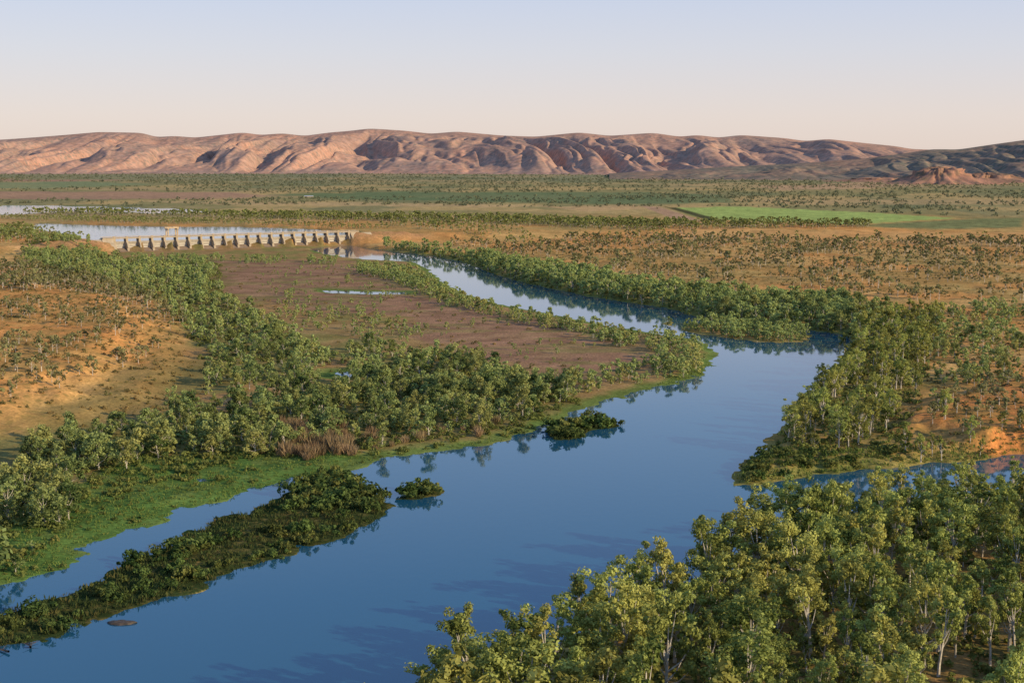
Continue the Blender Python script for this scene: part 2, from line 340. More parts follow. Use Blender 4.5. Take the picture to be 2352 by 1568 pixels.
# ------------------------------------------------------------------ hills
def hills(name,u0,u1,nu,sky,Dfoot,Dcrest,mat,seed,wl,label,zb=11,A=.5,nv=240):
    u=np.linspace(u0,u1,nu); v=np.concatenate([np.linspace(0,1,nv),np.linspace(1.02,1.7,24)])
    U,Vv=np.meshgrid(u,v)
    ys=np.interp(u,[q[0] for q in sky],[q[1] for q in sky])
    ker=np.hanning(19); ker/=ker.sum(); ysm=np.convolve(np.pad(ys,9,'edge'),ker,'valid')
    df=np.interp(u,[q[0] for q in Dfoot],[q[1] for q in Dfoot]); dc=np.interp(u,[q[0] for q in Dcrest],[q[1] for q in Dcrest])
    D=df+(dc-df)*Vv
    a,b,c=ray(U,HOR+0*U); XX=a/b*D
    _,bb,cc=ray(u,ysm); zc=CAM+cc/bb*dc-zb
    S=XX/wl; vv=np.clip(Vv,0,1)
    # spurs running from the crest down to the plain, each forking into smaller ones
    wp=S+(fbm(S*.55,Vv*.9,seed+3,3)-.5)*2.2
    def fold(q,k): return np.sqrt(np.sin(np.pi*q)**2+k)
    w2=wp*2.0+(fbm(S*1.6,Vv*2.2,seed+6,3)-.5)*1.6+.35; w3=wp*4.3+(fbm(S*3.5,Vv*5,seed+7,3)-.5)*2.0
    size=.55+.9*fbm(S*.6+3,Vv*1.2,seed+8,2)
    bl=.55*fold(wp,.02)*size+.30*fold(w2,.015)*(1-.35*vv)+.125*fold(w3,.015)+.045*fold(w3*2.2+vv*2,.02)
    bl=(bl-bl.mean())/bl.std()*.25
    dome=(fbm(S*.8+20,Vv*2.6,seed+11,3)-.5)*.9
    bell=np.sin(np.pi*vv)**1.0
    h=vv**1.0+A*(bl+.6*dome)*bell*(1-.25*vv)
    h=np.where(h>.84,.84+.16*np.tanh((h-.84)/.16),h)
    h=np.where(h<.05,.05*np.exp((h-.05)/.05),h)*sst(0,.05,vv)
    e=sst(.86,1,vv); h=h*(1-e)+e*(.965+.035*vv)
    h=np.where(vv>=1,1,np.minimum(h,1))
    H=zc*h
    H=np.where(Vv>1,zc*(1-sst(1,1.75,Vv)),H)
    return tag(link(name,gridmesh(name,XX,D,H+zb-2,[mat])),label,'hills',kind='structure')
SK1=[(-700,335),(-300,322),(0,321),(60,317),(150,310),(230,303),(330,305),(360,315),(400,312),(450,316),(560,304),(600,310),(650,306),(700,312),(760,304),(800,301),(850,295),(930,300),(990,307),(1050,302),(1150,311),(1230,314),(1330,304),(1400,312),(1440,309),(1500,305),(1560,314),(1600,310),(1650,316),(1700,310),(1800,317),(1850,324),(1900,319),(1980,328),(2060,336),(2090,342),(2200,346),(3000,350)]
hills('hills',-700,3000,1200,SK1,[(-700,10500),(900,11000),(1600,9800),(3000,9300)],[(-700,15000),(3000,14500)],M_HILL,101,840,'long range of pinkish rounded hills along the horizon',A=.6)
SK2=[(1400,398),(1560,389),(1700,381),(1850,374),(2000,362),(2090,350),(2140,342),(2200,343),(2280,331),(2352,321),(2600,305),(3000,320)]
hills('hills',1400,3000,500,SK2,[(1400,7600),(3000,6500)],[(1400,9600),(3000,8600)],M_HILL2,207,520,'darker green hills rising at the far right',A=.5,nv=180)
# buttes
def mesa(pxy,K,hk,seed,label,name='mesa'):
    c=G(*pxy,11); th=np.linspace(0,2*np.pi,160); R0=(80+70*fbm(np.cos(th)*2+5,np.sin(th)*2+5,seed,4))*K
    R0[-1]=R0[0]
    prof=[(2.9,-4),(2.3,8),(1.8,22),(1.45,36),(1.2,46),(1.1,62),(1.0,68),(.7,74),(.35,79),(.02,80)]
    XX=[];YY=[];ZZ=[]
    for i,(k,z) in enumerate(prof):
        n=fbm(np.cos(th)*4+k,np.sin(th)*4+9,seed+10+i,4); n[-1]=n[0]
        rr=R0*k*(.75+.5*n); XX.append(c[0]+rr*np.cos(th)*1.25); YY.append(c[1]+150+rr*np.sin(th)); ZZ.append(11+z*hk*(.72+.56*n))
    me=gridmesh(name,np.array(XX),np.array(YY),np.array(ZZ),[M_MESA]); me.flip_normals()
    tag(link(name,me),label,'hill',kind='structure')
mesa((2180,424),.62,.86,300,'small red rocky butte below the far right hills')
mesa((2290,420),.7,.5,340,'low rocky mound right of the red butte','mound')
mesa((2040,418),.8,.22,380,'very low orange mound left of the red butte','mound')
# ------------------------------------------------------------------ plants
def norm(v): return v/(np.linalg.norm(v,axis=-1,keepdims=True)+1e-9)
def leaves(C,rad,n,leaf,rng,tint,flat=.85,asp=.6):
    k=len(C); d=norm(rng.normal(size=(k,n,3)))
    rr=rng.uniform(.3,1.18,(k,n,1))**.6*rad[:,None,None]
    p=C[:,None,:]+d*rr*np.array([1,1,flat])
    nn=norm(d*1.0+rng.normal(size=(k,n,3))*.42+np.array([0,0,.15]))
    tt=norm(np.cross(nn,rng.normal(size=(k,n,3)))); bb=np.cross(nn,tt)
    s=leaf*rng.uniform(.6,1.3,(k,n,1))
    V=np.stack([p-tt*s,p-bb*s*asp,p+tt*s,p+bb*s*asp],2)
    ti=np.clip(tint[:,None]+rng.normal(size=(k,n))*.16,0,1)
    return V.reshape(-1,3),np.repeat(ti.reshape(-1),4)
def tube(P,R,sides=6):
    P=np.array(P,float); out=[]
    rings=[]
    for i in range(len(P)):
        d=P[min(i+1,len(P)-1)]-P[max(i-1,0)]; d=d/np.linalg.norm(d)
        a=np.cross(d,[0.3,.9,.1]); a/=np.linalg.norm(a); b=np.cross(d,a)
        th=np.arange(sides)*2*np.pi/sides
        rings.append(P[i]+R[i]*(np.cos(th)[:,None]*a+np.sin(th)[:,None]*b))
    for i in range(len(P)-1):
        A=rings[i];B=rings[i+1]
        out.append(np.stack([A,np.roll(A,-1,0),np.roll(B,-1,0),B],1).reshape(-1,3))
    return np.concatenate(out)
def make_tree(seed,H,R,limbs,per,nleaf,leaf,low,trunk_r,sides=6,cr=.3):
    rng=np.random.RandomState(seed); C=[];rad=[];ti=[];T=[]
    lean=rng.normal(size=2)*.08*H
    def tr(z): return np.array([lean[0]*(z/H)**1.5,lean[1]*(z/H)**1.5,z])
    T.append(tube([tr(-.5),tr(.15*H),tr(.4*H),tr(.78*H)],[trunk_r*1.25,trunk_r,trunk_r*.75,trunk_r*.25],sides))
    for i in range(limbs):
        f=(i+rng.uniform(.2,.8))/limbs; hz=H*(low+(1-low)*f**.8*.93); ang=i*2.4+rng.uniform(-.8,.8)
        env=math.sin(math.pi*(.22+.70*(hz/H-low)/(1-low)))
        r=R*env*rng.uniform(.35,1.0)
        e=tr(hz)+np.array([math.cos(ang)*r,math.sin(ang)*r,0])
        b=tr(max(.12*H,hz*.55)); m=(b*.5+e*.5)+np.array([0,0,-.04*H])
        T.append(tube([b,m,e],[trunk_r*.55,trunk_r*.36,trunk_r*.12],max(4,sides-1)))
        lt=rng.uniform(.25,.8)
        for j in range(per):
            q=e+rng.normal(size=3)*np.array([.19*R,.19*R,.075*H]); C.append(q); rad.append(R*cr*rng.uniform(.55,1.35)); ti.append(lt+rng.uniform(-.12,.12))
    C.append(tr(H*.93)); rad.append(R*cr); ti.append(.6)
    V,t=leaves(np.array(C),np.array(rad),nleaf,leaf,rng,np.array(ti)); V[:,2]=np.maximum(V[:,2],.05)
    return V,t,np.concatenate(T)
def make_shrub(seed,H,R,k,nleaf,leaf):
    rng=np.random.RandomState(seed); C=[];rad=[]
    for i in range(k):
        a=rng.uniform(0,6.28); r=R*math.sqrt(rng.uniform(0,1))*.8
        C.append((math.cos(a)*r,math.sin(a)*r,H*rng.uniform(.2,.85)*(1-.45*r/R))); rad.append(H*rng.uniform(.15,.36))
    V,t=leaves(np.array(C),np.array(rad),nleaf,leaf,rng,rng.uniform(.2,.8,k)); V[:,2]=np.maximum(V[:,2],-.2)
    return V,t
def make_blades(seed,H,R,n,wd):
    rng=np.random.RandomState(seed); a=rng.uniform(0,6.28,n); r=R*np.sqrt(rng.uniform(0,1,n))
    p=np.stack([np.cos(a)*r,np.sin(a)*r,0*a],1); ln=rng.normal(size=(n,3))*.22*H; h=H*rng.uniform(.45,1.1,n)
    top=p+ln; top[:,2]=h; a2=rng.uniform(0,6.28,n); w=np.stack([np.cos(a2),np.sin(a2),0*a2],1)*wd
    mid=p*.45+top*.55
    V=np.stack([p,mid-w,top,mid+w],1).reshape(-1,3); return V,np.repeat(np.clip(rng.normal(.5,.2,n),0,1),4)
NE=12
EUC=[make_tree(500+i,17,[3.9,4.8,3.3,5.2,4.2,4.5,3.6,3.0,4.6,5.4,3.8,4.4][i],[7,9,6,9,7,10,8,6,8,10,7,9][i],5,70,.31,[.36,.25,.42,.3,.38,.22,.33,.46,.31,.26,.4,.2][i],.33,6,[.25,.23,.27,.22,.25,.22,.25,.29,.24,.21,.26,.23][i]) for i in range(NE)]
RIV=[make_tree(600+i,11,[3.8,4.8,3.2,4.6,3.8,4.2,2.8,5.2,3.4][i],[9,11,8,10,10,9,8,12,7][i],3,56,.38,[.12,.06,.15,.08,.2,.06,.12,.05,.25][i],.18,6,[.3,.27,.34,.27,.3,.31,.38,.25,.34][i]) for i in range(9)]
SAVT=[make_tree(700+i,8,[3.2,2.8,3.6,3.0,2.5][i],[5,5,6,4,5][i],2,34,.42,[.42,.35,.5,.45,.35][i],.16,5) for i in range(5)]
SHR=[make_shrub(800+i,2.6,2.4,[9,7,11,6,10][i],36,.3) for i in range(5)]
CANE=[make_blades(850+i,5.5,2.2,130,.13) for i in range(3)]
EUCm=[make_tree(900+i,17,[3.8,4.8,3.4,5.0][i],8,3,26,.66,.28,.3,4) for i in range(4)]
RIVm=[make_tree(910+i,11,[3.6,4.7,3.0,4.4,3.8,5.2][i],8,2,22,.70,[.12,.06,.16,.08,.14,.05][i],.18,4,[.34,.3,.38,.3,.34,.28][i]) for i in range(6)]
SAVf=[make_tree(930+i,8,[3.2,2.8,3.4][i],4,1,15,.8,.42,.16,3) for i in range(3)]
RIVf=[make_tree(920+i,11,[4.4,4.8,4.2][i],4,1,15,1.3,.2,.2,3) for i in range(3)]
PLN=[make_shrub(940+i,8,5.5,4,7,1.9) for i in range(3)]
SHRm=[make_shrub(950+i,2.4,2.3,6,14,.45) for i in range(4)]
TUFT=[make_blades(960+i,.9,.7,9,.11) for i in range(4)]
def protos(name,L,mleaf):
    out=[]
    for V,t,T in L: out.append((qmesh(name+'_crown',V,[mleaf],None,{'tint':t}),qmesh(name+'_trunk',T,[M_BARK])))
    return out
PE=protos('eucalyptus',EUC,M_EUC); PR=protos('riverside',RIV,M_RIV); PS=protos('savanna',SAVT,M_SAV)
PSH=[qmesh('shrub',V,[M_SHR],None,{'tint':t}) for V,t in SHR]; PC=[qmesh('cane',V,[M_CANE],None,{'tint':t}) for V,t in CANE]
def stuff(name,label,cat,items,templates,mleaf,tscale=1.0):
    items=np.array(items); n=len(items); k=len(templates); idx=RS.randint(0,k,n); Vs=[];ts=[];ws=[];ms=[]
    for q in range(k):
        it=items[idx==q]
        if not len(it): continue
        tm=templates[q]; V,tt=tm[0],tm[1]; nl=len(V)
        if len(tm)>2: V=np.concatenate([V,tm[2]]); tt=np.concatenate([tt,np.zeros(len(tm[2]))])
        th=RS.uniform(0,6.28,len(it)); c,s=np.cos(th)[:,None],np.sin(th)[:,None]
        sx=it[:,3:4]*RS.uniform(.8,1.25,(len(it),1))
        x=(V[None,:,0]*c-V[None,:,1]*s)*sx+it[:,0:1]; y=(V[None,:,0]*s+V[None,:,1]*c)*sx+it[:,1:2]; z=V[None,:,2]*it[:,3:4]+it[:,2:3]
        Vs.append(np.stack([x,y,z],-1).reshape(-1,3)); ts.append(np.clip(tt[None]+RS.normal(0,.2,(len(it),1)),0,1).ravel()); ws.append(np.repeat(it[:,4],len(V)))
        mi=np.zeros(len(V)//4,int); mi[nl//4:]=1; ms.append(np.tile(mi,len(it)))
    me=qmesh(name,np.concatenate(Vs),[mleaf,M_BARK],np.concatenate(ms),{'tint':np.concatenate(ts),'warm':np.concatenate(ws)})
    return tag(link(name,me),label,cat,kind='stuff')
def scatter(poly,z,spacing,keep=1.0,margin=1.5,clump=0.0,seed=0,world=False):
    P=np.array(poly) if world else PW(poly,z); x0,y0=P.min(0); x1,y1=P.max(0)
    gx,gy=np.meshgrid(np.arange(x0,x1,spacing),np.arange(y0,y1,spacing))
    gx=gx+RS.uniform(-.48,.48,gx.shape)*spacing; gy=gy+RS.uniform(-.48,.48,gy.shape)*spacing
    gx=gx.ravel(); gy=gy.ravel()
    wj=spacing*2.2
    ex=gx+(fbm(gx/wj,gy/wj,seed+70,2)-.5)*spacing*2.5; ey=gy+(fbm(gx/wj,gy/wj,seed+71,2)-.5)*spacing*2.5
    m=sdf(ex,ey,P)<0; gx=gx[m]; gy=gy[m]
    pk=np.full(len(gx),keep)
    if clump: pk=keep*sst(clump-.1,clump+.12,fbm(gx/(spacing*4),gy/(spacing*4),seed+400,3))
    m=RS.uniform(size=len(gx))<pk; gx=gx[m]; gy=gy[m]
    if len(gx)==0: return np.zeros((0,3))
    zz,sd_,lk_,*_=terrain(gx,gy); m=(sd_>margin)&(lk_>6)
    return np.stack([gx[m],gy[m],zz[m]],1)
POOL={'euc':[],'riv':[],'sav':[]}
def trees(kind,base_h,poly,z,spacing,h0,h1,desc,group,keep=1.0,margin=1.5,clump=0.0,warm=.25,pw=1.3):
    for x,y,zz in scatter(poly,z,spacing,keep,margin,clump,len(group)):
        POOL[kind].append(dict(x=x,y=y,z=zz,s=(h0+(h1-h0)*RS.uniform(0,1)**pw)/base_h,h=base_h,desc=desc,group=group,warm=RS.uniform(0,1)**3*warm))
def one(kind,base_h,pxy,h,label,z=3):
    p=G(*pxy,z); zz=terrain(np.array([p[0]]),np.array([p[1]]))[0][0]
    POOL[kind].append(dict(x=p[0],y=p[1],z=zz,s=h/base_h,h=base_h,desc=label,group=None,warm=.1))
# right bank, foreground
trees('euc',17,[(920,1730),(1100,1622),(1315,1502),(1490,1422),(1635,1348),(1770,1282),(1950,1215),(1950,1400),(1800,1520),(1500,1700),(1300,1950),(840,1950)],3,7.6,12,22.5,'tall pale-trunked eucalyptus along the water edge in the lower right stand','eucalyptus trees along the lower right water edge',.97,1.5,.22)
trees('euc',17,[(1950,1220),(2100,1240),(2700,1220),(2700,2000),(1300,1950),(1500,1700),(1800,1520),(1950,1400)],3,8.2,9,20,'grey-green eucalyptus inland in the shaded lower right corner','eucalyptus trees inland in the lower right corner',.95,1.5,.28)
trees('euc',17,[(1900,1222),(2100,1165),(2700,1152),(2700,1222),(2100,1242),(1950,1258)],2,6.6,7,14,'smaller eucalyptus along the near edge of the dark inlet','smaller eucalyptus along the near edge of the inlet',.9,1.5,.24)
trees('euc',17,[(1790,1035),(1815,1000),(1860,925),(1918,872),(1960,805),(2000,745),(2150,735),(2130,850),(2100,930),(2080,1000),(2000,1050),(1900,1060)],3,7.8,6,16,'tall eucalyptus on the right bank headland above the inlet','eucalyptus trees on the right bank headland',.92,2,.30)
trees('euc',17,[(2080,1035),(2250,1015),(2600,985),(2600,1020),(2250,1042),(2080,1058)],3,9,5,11,'eucalyptus at the foot of the orange bank on the far side of the inlet','eucalyptus at the foot of the orange bank',.6)
trees('riv',11,[(2060,720),(2400,690),(2600,880),(2400,880),(2250,910),(2100,940)],6,9,3,11,'olive bushy tree in the mixed woodland behind the right bank','bushy trees in the mixed woodland behind the right bank',.85,4,.43,.9,1.8)
trees('sav',8,[(2080,900),(2300,870),(2600,870),(2600,990),(2300,1000),(2080,970)],8,9,3.5,8,'olive scrub tree on top of the orange bank at the right edge','scrub trees on the orange bank at right',.7,4,.44,.4)
# left bank
trees('riv',11,[(-250,1345),(-250,1130),(0,1080),(200,1005),(420,965),(600,925),(800,900),(1000,895),(1250,880),(1330,912),(1200,972),(1000,1004),(880,1028),(740,1040),(560,1048),(360,1055),(200,1120),(110,1240),(40,1320)],1,6.2,3,13.5,'rounded green tree in the dense belt along the left bank','dense trees along the left bank',.95,1.5,.385,.6,1.5)
trees('riv',11,[(420,930),(600,905),(800,880),(960,820),(860,800),(780,810),(640,850),(480,880)],1,7.6,4,12,'grey-green tree in the wooded bend beside the orange bank','trees in the wooded bend beside the orange bank',.9,1.5,.41,.6,1.5)
trees('riv',11,[(480,860),(620,850),(720,810),(620,745),(540,700),(500,660),(490,610),(300,602),(60,585),(60,615),(250,655),(380,700),(420,760),(470,800)],2,8.2,3.5,11.5,'grey-green tree in the creek line left of the sand flat','trees in the creek line left of the sand flat',.9,1.5,.42,.6,1.5)
trees('riv',11,[(800,830),(1000,815),(1180,860),(1260,892),(1000,925),(800,905)],1,9,4,10.5,'rounded green tree scattered on the lower sand flat','trees scattered on the lower sand flat',.8,2,.43,.5)
trees('riv',11,[(620,660),(760,680),(790,715),(960,740),(1000,775),(900,790),(800,800),(650,760)],1,10,3,7,'small bushy tree on the middle of the sand flat','small trees on the middle of the sand flat',.8,2,.45,.6)
trees('riv',11,[(520,610),(830,612),(1000,690),(1300,765),(1480,830),(1400,870),(1150,850),(900,730),(620,690)],1,13,2,5,'tiny shrubby tree dotted on bare brown sand','tiny trees dotted on the bare sand',.5,2,.5,.6)
trees('riv',11,[(820,608),(945,622),(990,650),(1040,678),(1105,702),(1180,718),(1290,740),(1400,762),(1530,780),(1620,798),(1640,825),(1590,865),(1480,880),(1300,915),(1280,900),(1440,850),(1520,825),(1440,797),(1320,769),(1180,740),(1030,705),(950,664),(830,630)],1,6.8,3.5,9,'sunlit tree in the narrow strip between sand flat and river','trees in the narrow strip between sand flat and river',.92,1.0,.3,.85)
trees('riv',11,[(870,562),(950,585),(1010,588),(1080,606),(1150,633),(1250,658),(1350,678),(1450,693),(1560,710),(1700,738),(1850,755),(1960,775),(2050,725),(1950,695),(1800,692),(1600,672),(1400,642),(1200,607),(1000,577)],4,8.0,6,14,'dark green tree on the shaded far bank of the upper river','trees on the shaded far bank of the upper river',.95,1.0,.28)
trees('riv',11,[(1560,751),(1640,740),(1760,749),(1868,768),(1848,786),(1760,787),(1640,773)],1,5.4,3,9,'tree on the low wooded spit in the river bend','trees on the low wooded spit in the river bend',.97,.3)
trees('riv',11,[(-100,560),(60,560),(130,600),(300,600),(520,605),(830,606),(830,598),(500,592),(299,594),(240,585),(60,548),(-100,540)],2,8.5,4,9,'tree growing just below the dam','trees growing just below the dam',.75,1,.4)
# savanna
trees('sav',8,[(1000,562),(1500,545),(2352,555),(2500,700),(2100,690),(1900,672),(1600,652),(1300,612)],4.2,11,4,12,'small pale-trunked tree on the open orange savanna across the river','trees on the open savanna across the river',.85,3,.48,.8,1.6)
trees('sav',8,[(-200,600),(60,610),(250,655),(400,715),(430,770),(385,745),(300,700),(0,690),(-200,690)],4.2,9,4,11,'scrubby tree on the orange flat at the left edge','scrubby trees on the orange flat at the left edge',.9,3,.37,.5,1.4)
trees('sav',8,[(-200,690),(300,705),(380,745),(330,800),(200,860),(0,930),(-200,950)],10,11,3.5,9,'small tree dotted on the lit orange bank at left','small trees on the lit orange bank at left',.8,3,.43,.5,1.4)
one('sav',8,(318,838),9,'wide pale tree standing alone at the foot of the orange left bank')
one('sav',8,(180,792),6,'lone dark round tree on top of the orange left bank',10)
one('riv',11,(800,650),7,'lone small tree on bare brown sand near the dam',1)
one('riv',11,(1537,744),6,'dark bushy tree on the tiny islet in the river gap',1)
one('euc',17,(2170,985),12,'leaning white-trunked tree on the orange bank above the inlet',5)
one('riv',11,(1325,880),9,'rounded tree above the green bank across from the dark islet',1)
SPEC={'euc':('eucalyptus_tree',PE,'eucalyptus_woodland',EUCm,M_EUC),'riv':('riverside_tree',PR,'riverside_woodland',RIVm,M_RIV),'sav':('savanna_tree',PS,'savanna_woodland',SAVf,M_SAV)}
def relabel(L):
    out={}
    for d in L: out.setdefault(d['desc'],[]).append(d)
    for k,v in out.items():
        if v[0]['group'] is None: v[0]['label']=k; continue
        for d in v: d['label']=k
        rem=list(v)
        for word,key in (('leftmost ',lambda d:d['px']),('rightmost ',lambda d:-d['px']),('nearest ',lambda d:d['fw']),('farthest ',lambda d:-d['fw'])):
            if len(rem)<2: break
            q=min(rem,key=key); rem.remove(q); q['label']=word+k
for kind,(nm,PP,sn,SL,ml) in SPEC.items():
    L=POOL[kind]
    for d in L:
        hh=d['h']*d['s']; qx,qy,fw=proj(d['x'],d['y'],d['z']+hh*.75); d['px']=qx; d['fw']=fw; d['app']=hh/fw
        d['vis']=(5<qx<2347) and (qy<1560)
    L=[d for d in L if -350<d['px']<3000]
    vis=sorted([d for d in L if d['vis']],key=lambda d:(d['group'] is not None,-d['app']))
    ind=vis[:300]; ids=set(map(id,ind)); rest=[d for d in L if id(d) not in ids]
    relabel(ind)
    for d in ind:
        k=RS.randint(0,len(PP)); s=d['s']
        r=link(nm,None,None,(d['x'],d['y'],d['z']-.1),RS.uniform(0,6.28),s); r.empty_display_size=1
        r.scale=(s*RS.uniform(.85,1.3),s*RS.uniform(.85,1.3),s)
        tag(r,d['label'],'tree',d['group'])
        link('crown',PP[k][0],r); link('trunk',PP[k][1],r)
    print(kind,len(ind),len(rest))
    if rest:
        stuff(sn,{'euc':'remaining eucalyptus at the edges of the lower right stand','riv':'belts of riverside trees along the creek line and upper river','sav':'scattered small trees across the orange savanna'}[kind],'trees',[(d['x'],d['y'],d['z']-.1,d['s'],d['warm']) for d in rest],SL,ml)
# far belts and plain woodland
items=[]
for poly,sp_,keep,cl,h in (([(-200,494),(60,492),(500,500),(1000,512),(1500,528),(2000,520),(2000,514),(1500,514),(1000,500),(500,494),(0,488),(-200,490)],9,.85,.40,11),
   ([(500,506),(800,516),(1200,545),(1560,540),(1500,520),(1000,503),(500,500)],14,.8,.44,9),([(0,503),(95,510),(250,514),(420,517),(560,517),(820,529),(900,526),(500,507),(0,497)],10,.9,.38,6.5),
   ([(-100,525),(50,523),(130,540),(200,548),(150,560),(-100,560)],10,.8,.3,9),
   ([(1100,545),(1500,530),(2352,530),(2600,560),(1700,552),(1100,560)],20,.7,.46,8)):
    for x,y,z in scatter(poly,11,sp_,keep,2,cl,sp_): items.append((x,y,z-.2,RS.uniform(.5,1.15)*h/11,RS.uniform(0,1)**3*.4))
print('belt',len(items))
stuff('belt_woodland','dark green belts of trees beyond the dam and lake','trees',items,RIVf,M_RIV)
items=[]
NOF=[PW(q,11) for q in ([(-300,441),(300,440),(560,443),(640,450),(500,458),(0,457),(-300,460)],[(1525,476),(1700,475),(2000,489),(2200,502),(1960,515),(1680,507),(1590,503)],[(-300,424),(180,417),(360,424),(120,433),(-300,437)])]
for poly,sp_,keep,cl in (([(-100,480),(700,470),(1500,480),(2600,505),(2600,450),(1500,450),(600,455),(-100,458)],26,.7,.49),([(-100,440),(2600,455),(2600,425),(1700,415),(600,405),(-100,408)],46,.8,.44),([(-100,408),(600,405),(2600,425),(2600,410),(1700,402),(600,398),(-100,398)],100,.9,.3)):
    Q=scatter(poly,11,sp_,keep,2,cl,7)
    ok=np.ones(len(Q),bool)
    for P in NOF: ok&=sdf(Q[:,0],Q[:,1],P)>10
    for x,y,z in Q[ok]: items.append((x,y,z-.3,RS.uniform(.4,.95)*(1+sp_/120.),RS.uniform(0,1)**3*.5))
print('plain',len(items))
stuff('plain_woodland','open woodland spread over the far plain','trees',items,PLN,M_PLN)
# undergrowth + grass
items=[]
for q,sp_,kp in ((UND[4],4.8,.7),(UND[3],4.6,.85),(UND[0],4.2,.7),(UND[1],5.5,.6),(UND[2],6,.7)):
    for x,y,z in scatter(q,3,sp_,kp,.4): items.append((x,y,z-.1,.3+1.2*RS.uniform(0,1)**1.3,RS.uniform(0,1)**2*.8))
for x,y,z in scatter(WET[0],.5,4.5,.6,.5,.44,9): items.append((x,y,z-.1,.2+.7*RS.uniform(0,1)**2,RS.uniform(0,1)**2*.6))
print('under',len(items))
stuff('undergrowth','low scrub and bushes covering the ground between trees','undergrowth',items,SHRm,M_SHR)
items=[]
for q,sp_,kp,zz in (([(2060,720),(2400,690),(2600,1030),(2300,1030),(2050,1010)],4.4,.6,6),([(-200,600),(400,715),(430,770),(300,830),(100,930),(-200,980)],4.4,.55,7),([(500,610),(800,610),(1000,700),(1450,790),(1450,860),(1200,920),(800,920),(600,720)],7,.3,1),([(1000,562),(1500,545),(2352,555),(2500,700),(2100,690),(1900,672),(1600,652),(1300,612)],7.5,.55,4.2),([(100,960),(300,860),(400,780),(490,860),(420,955),(250,985)],4,.6,3)):
    for x,y,z in scatter(q,zz,sp_,kp,1.5,.38): items.append((x,y,z-.1,.2+.75*RS.uniform(0,1)**1.6,RS.uniform(0,1)))
stuff('dry_scrub','low dry bushes dotted over the orange grassland','scrub',items,SHRm,M_DRY)
items=[]
for q in WET:
    for x,y,z in scatter(q,.3,1.7,.85,.1,.3,5): items.append((x,y,z-.05,RS.uniform(.4,1.2),RS.uniform(0,1)**2*.7))
for x,y,z in scatter([(840,1065),(1260,985),(1640,830),(1660,850),(1600,880),(1340,940),(1130,1022),(900,1060)],.3,2.2,.8,.1): items.append((x,y,z-.05,RS.uniform(.7,1.5),RS.uniform(0,1)**2*.6))
for x,y,z in scatter([(1680,1110),(1745,1040),(1900,1060),(2352,1025),(2352,1048),(1900,1093)],.5,1.8,.8,.1): items.append((x,y,z-.05,RS.uniform(.8,1.9),RS.uniform(0,1)*.7))
stuff('grass','green wetland grass along the water','grass',items,TUFT,M_GRS)
items=[]
for k,q in enumerate(ISL[:3]):
    for x,y,z in scatter(q,0,1.3,.9,-.6,.3,4,world=True): items.append((x,y,z-.05,.5+1.6*RS.uniform(0,1)**2,RS.uniform(0,1)**2*.9))
stuff('reeds','dark green reeds and rank grass covering the river islands','reeds',items,TUFT,M_RED)
# individual shrubs on islands, cane clumps
def shrubs(poly,z,sp_,keep,s0,s1,label,group,world=False,mar=.3,protosl=PSH,name='riverside_shrub',cat='shrub',cl=0.0,pw=1.0):
    L=[]
    for x,y,zz in scatter(poly,z,sp_,keep,mar,cl,3,world=world):
        s=s0+(s1-s0)*RS.uniform(0,1)**pw; qx,qy,fw=proj(x,y,zz+1)
        if not(3<qx<2349 and qy<1562): continue
        L.append(dict(x=x,y=y,z=zz,s=s,px=qx,fw=fw,desc=label,group=group))
    relabel(L)
    for d in L:
        o=link(name,protosl[RS.randint(0,len(protosl))],None,(d['x'],d['y'],d['z']-.1),RS.uniform(0,6.28),d['s']); o.scale=(d['s']*RS.uniform(.7,1.3),d['s']*RS.uniform(.7,1.3),d['s']); tag(o,d['label'],cat,d['group'])
    print(group,len(L))
shrubs(ISL[0],0,3.9,.85,.3,2.0,'dark green shrub on the long grassy island in the lower left','shrubs on the long island',True,cl=.42,pw=1.9)
shrubs([(680,1122),(760,1098),(825,1118),(870,1140),(870,1175),(760,1180),(670,1150)],0,4.0,.95,1.0,2.7,'tall dark bush on the right end of the long island','tall bushes at the island end')
shrubs(ISL[1],0,3.4,1,.9,2.2,'yellow-green bush on the small islet beside the long island','bushes on the small yellow-green islet',True)
shrubs(ISL[2],0,4.2,1,.8,2.3,'dark bush on the small islet in mid river','bushes on the mid river islet',True)
shrubs([(580,1052),(720,1057),(810,1047),(800,1010),(740,965),(640,985)],1,3.8,.85,.5,1.35,'clump of dry pinkish cane beside the green wetland','dry cane clumps beside the wetland',mar=.5,protosl=PC,name='cane_clump',cat='cane',cl=.32)
shrubs([(0,1180),(90,1150),(150,1110),(60,1110),(0,1130)],1,6,.5,.6,1.0,'clump of dry pinkish cane among trees at the left edge','dry cane clumps at the left edge',mar=.5,protosl=PC,name='cane_clump',cat='cane')
shrubs([(800,1050),(900,1035),(1000,1015),(1200,985),(1200,965),(1000,985),(860,1000)],1,7,.5,.3,.8,'clump of dry tan cane at the foot of the left bank trees','dry cane clumps below the left bank trees',mar=.5,protosl=PC,name='cane_clump',cat='cane')
shrubs([(60,1260),(150,1170),(350,1075),(560,1065),(800,1058),(640,1095),(450,1150),(200,1235),(60,1320)],.4,7.0,.6,.3,1.3,'low green bush dotted on the flat wetland grass','bushes dotted on the wetland',mar=.6,cl=.42,pw=1.8)
shrubs([(1680,1105),(1745,1045),(1850,1068),(2050,1050),(2050,1064),(1900,1080),(1800,1100)],.5,3.8,.85,.4,1.4,'low bush on the grassy tip of the right bank headland','low bushes on the headland tip',mar=.2)
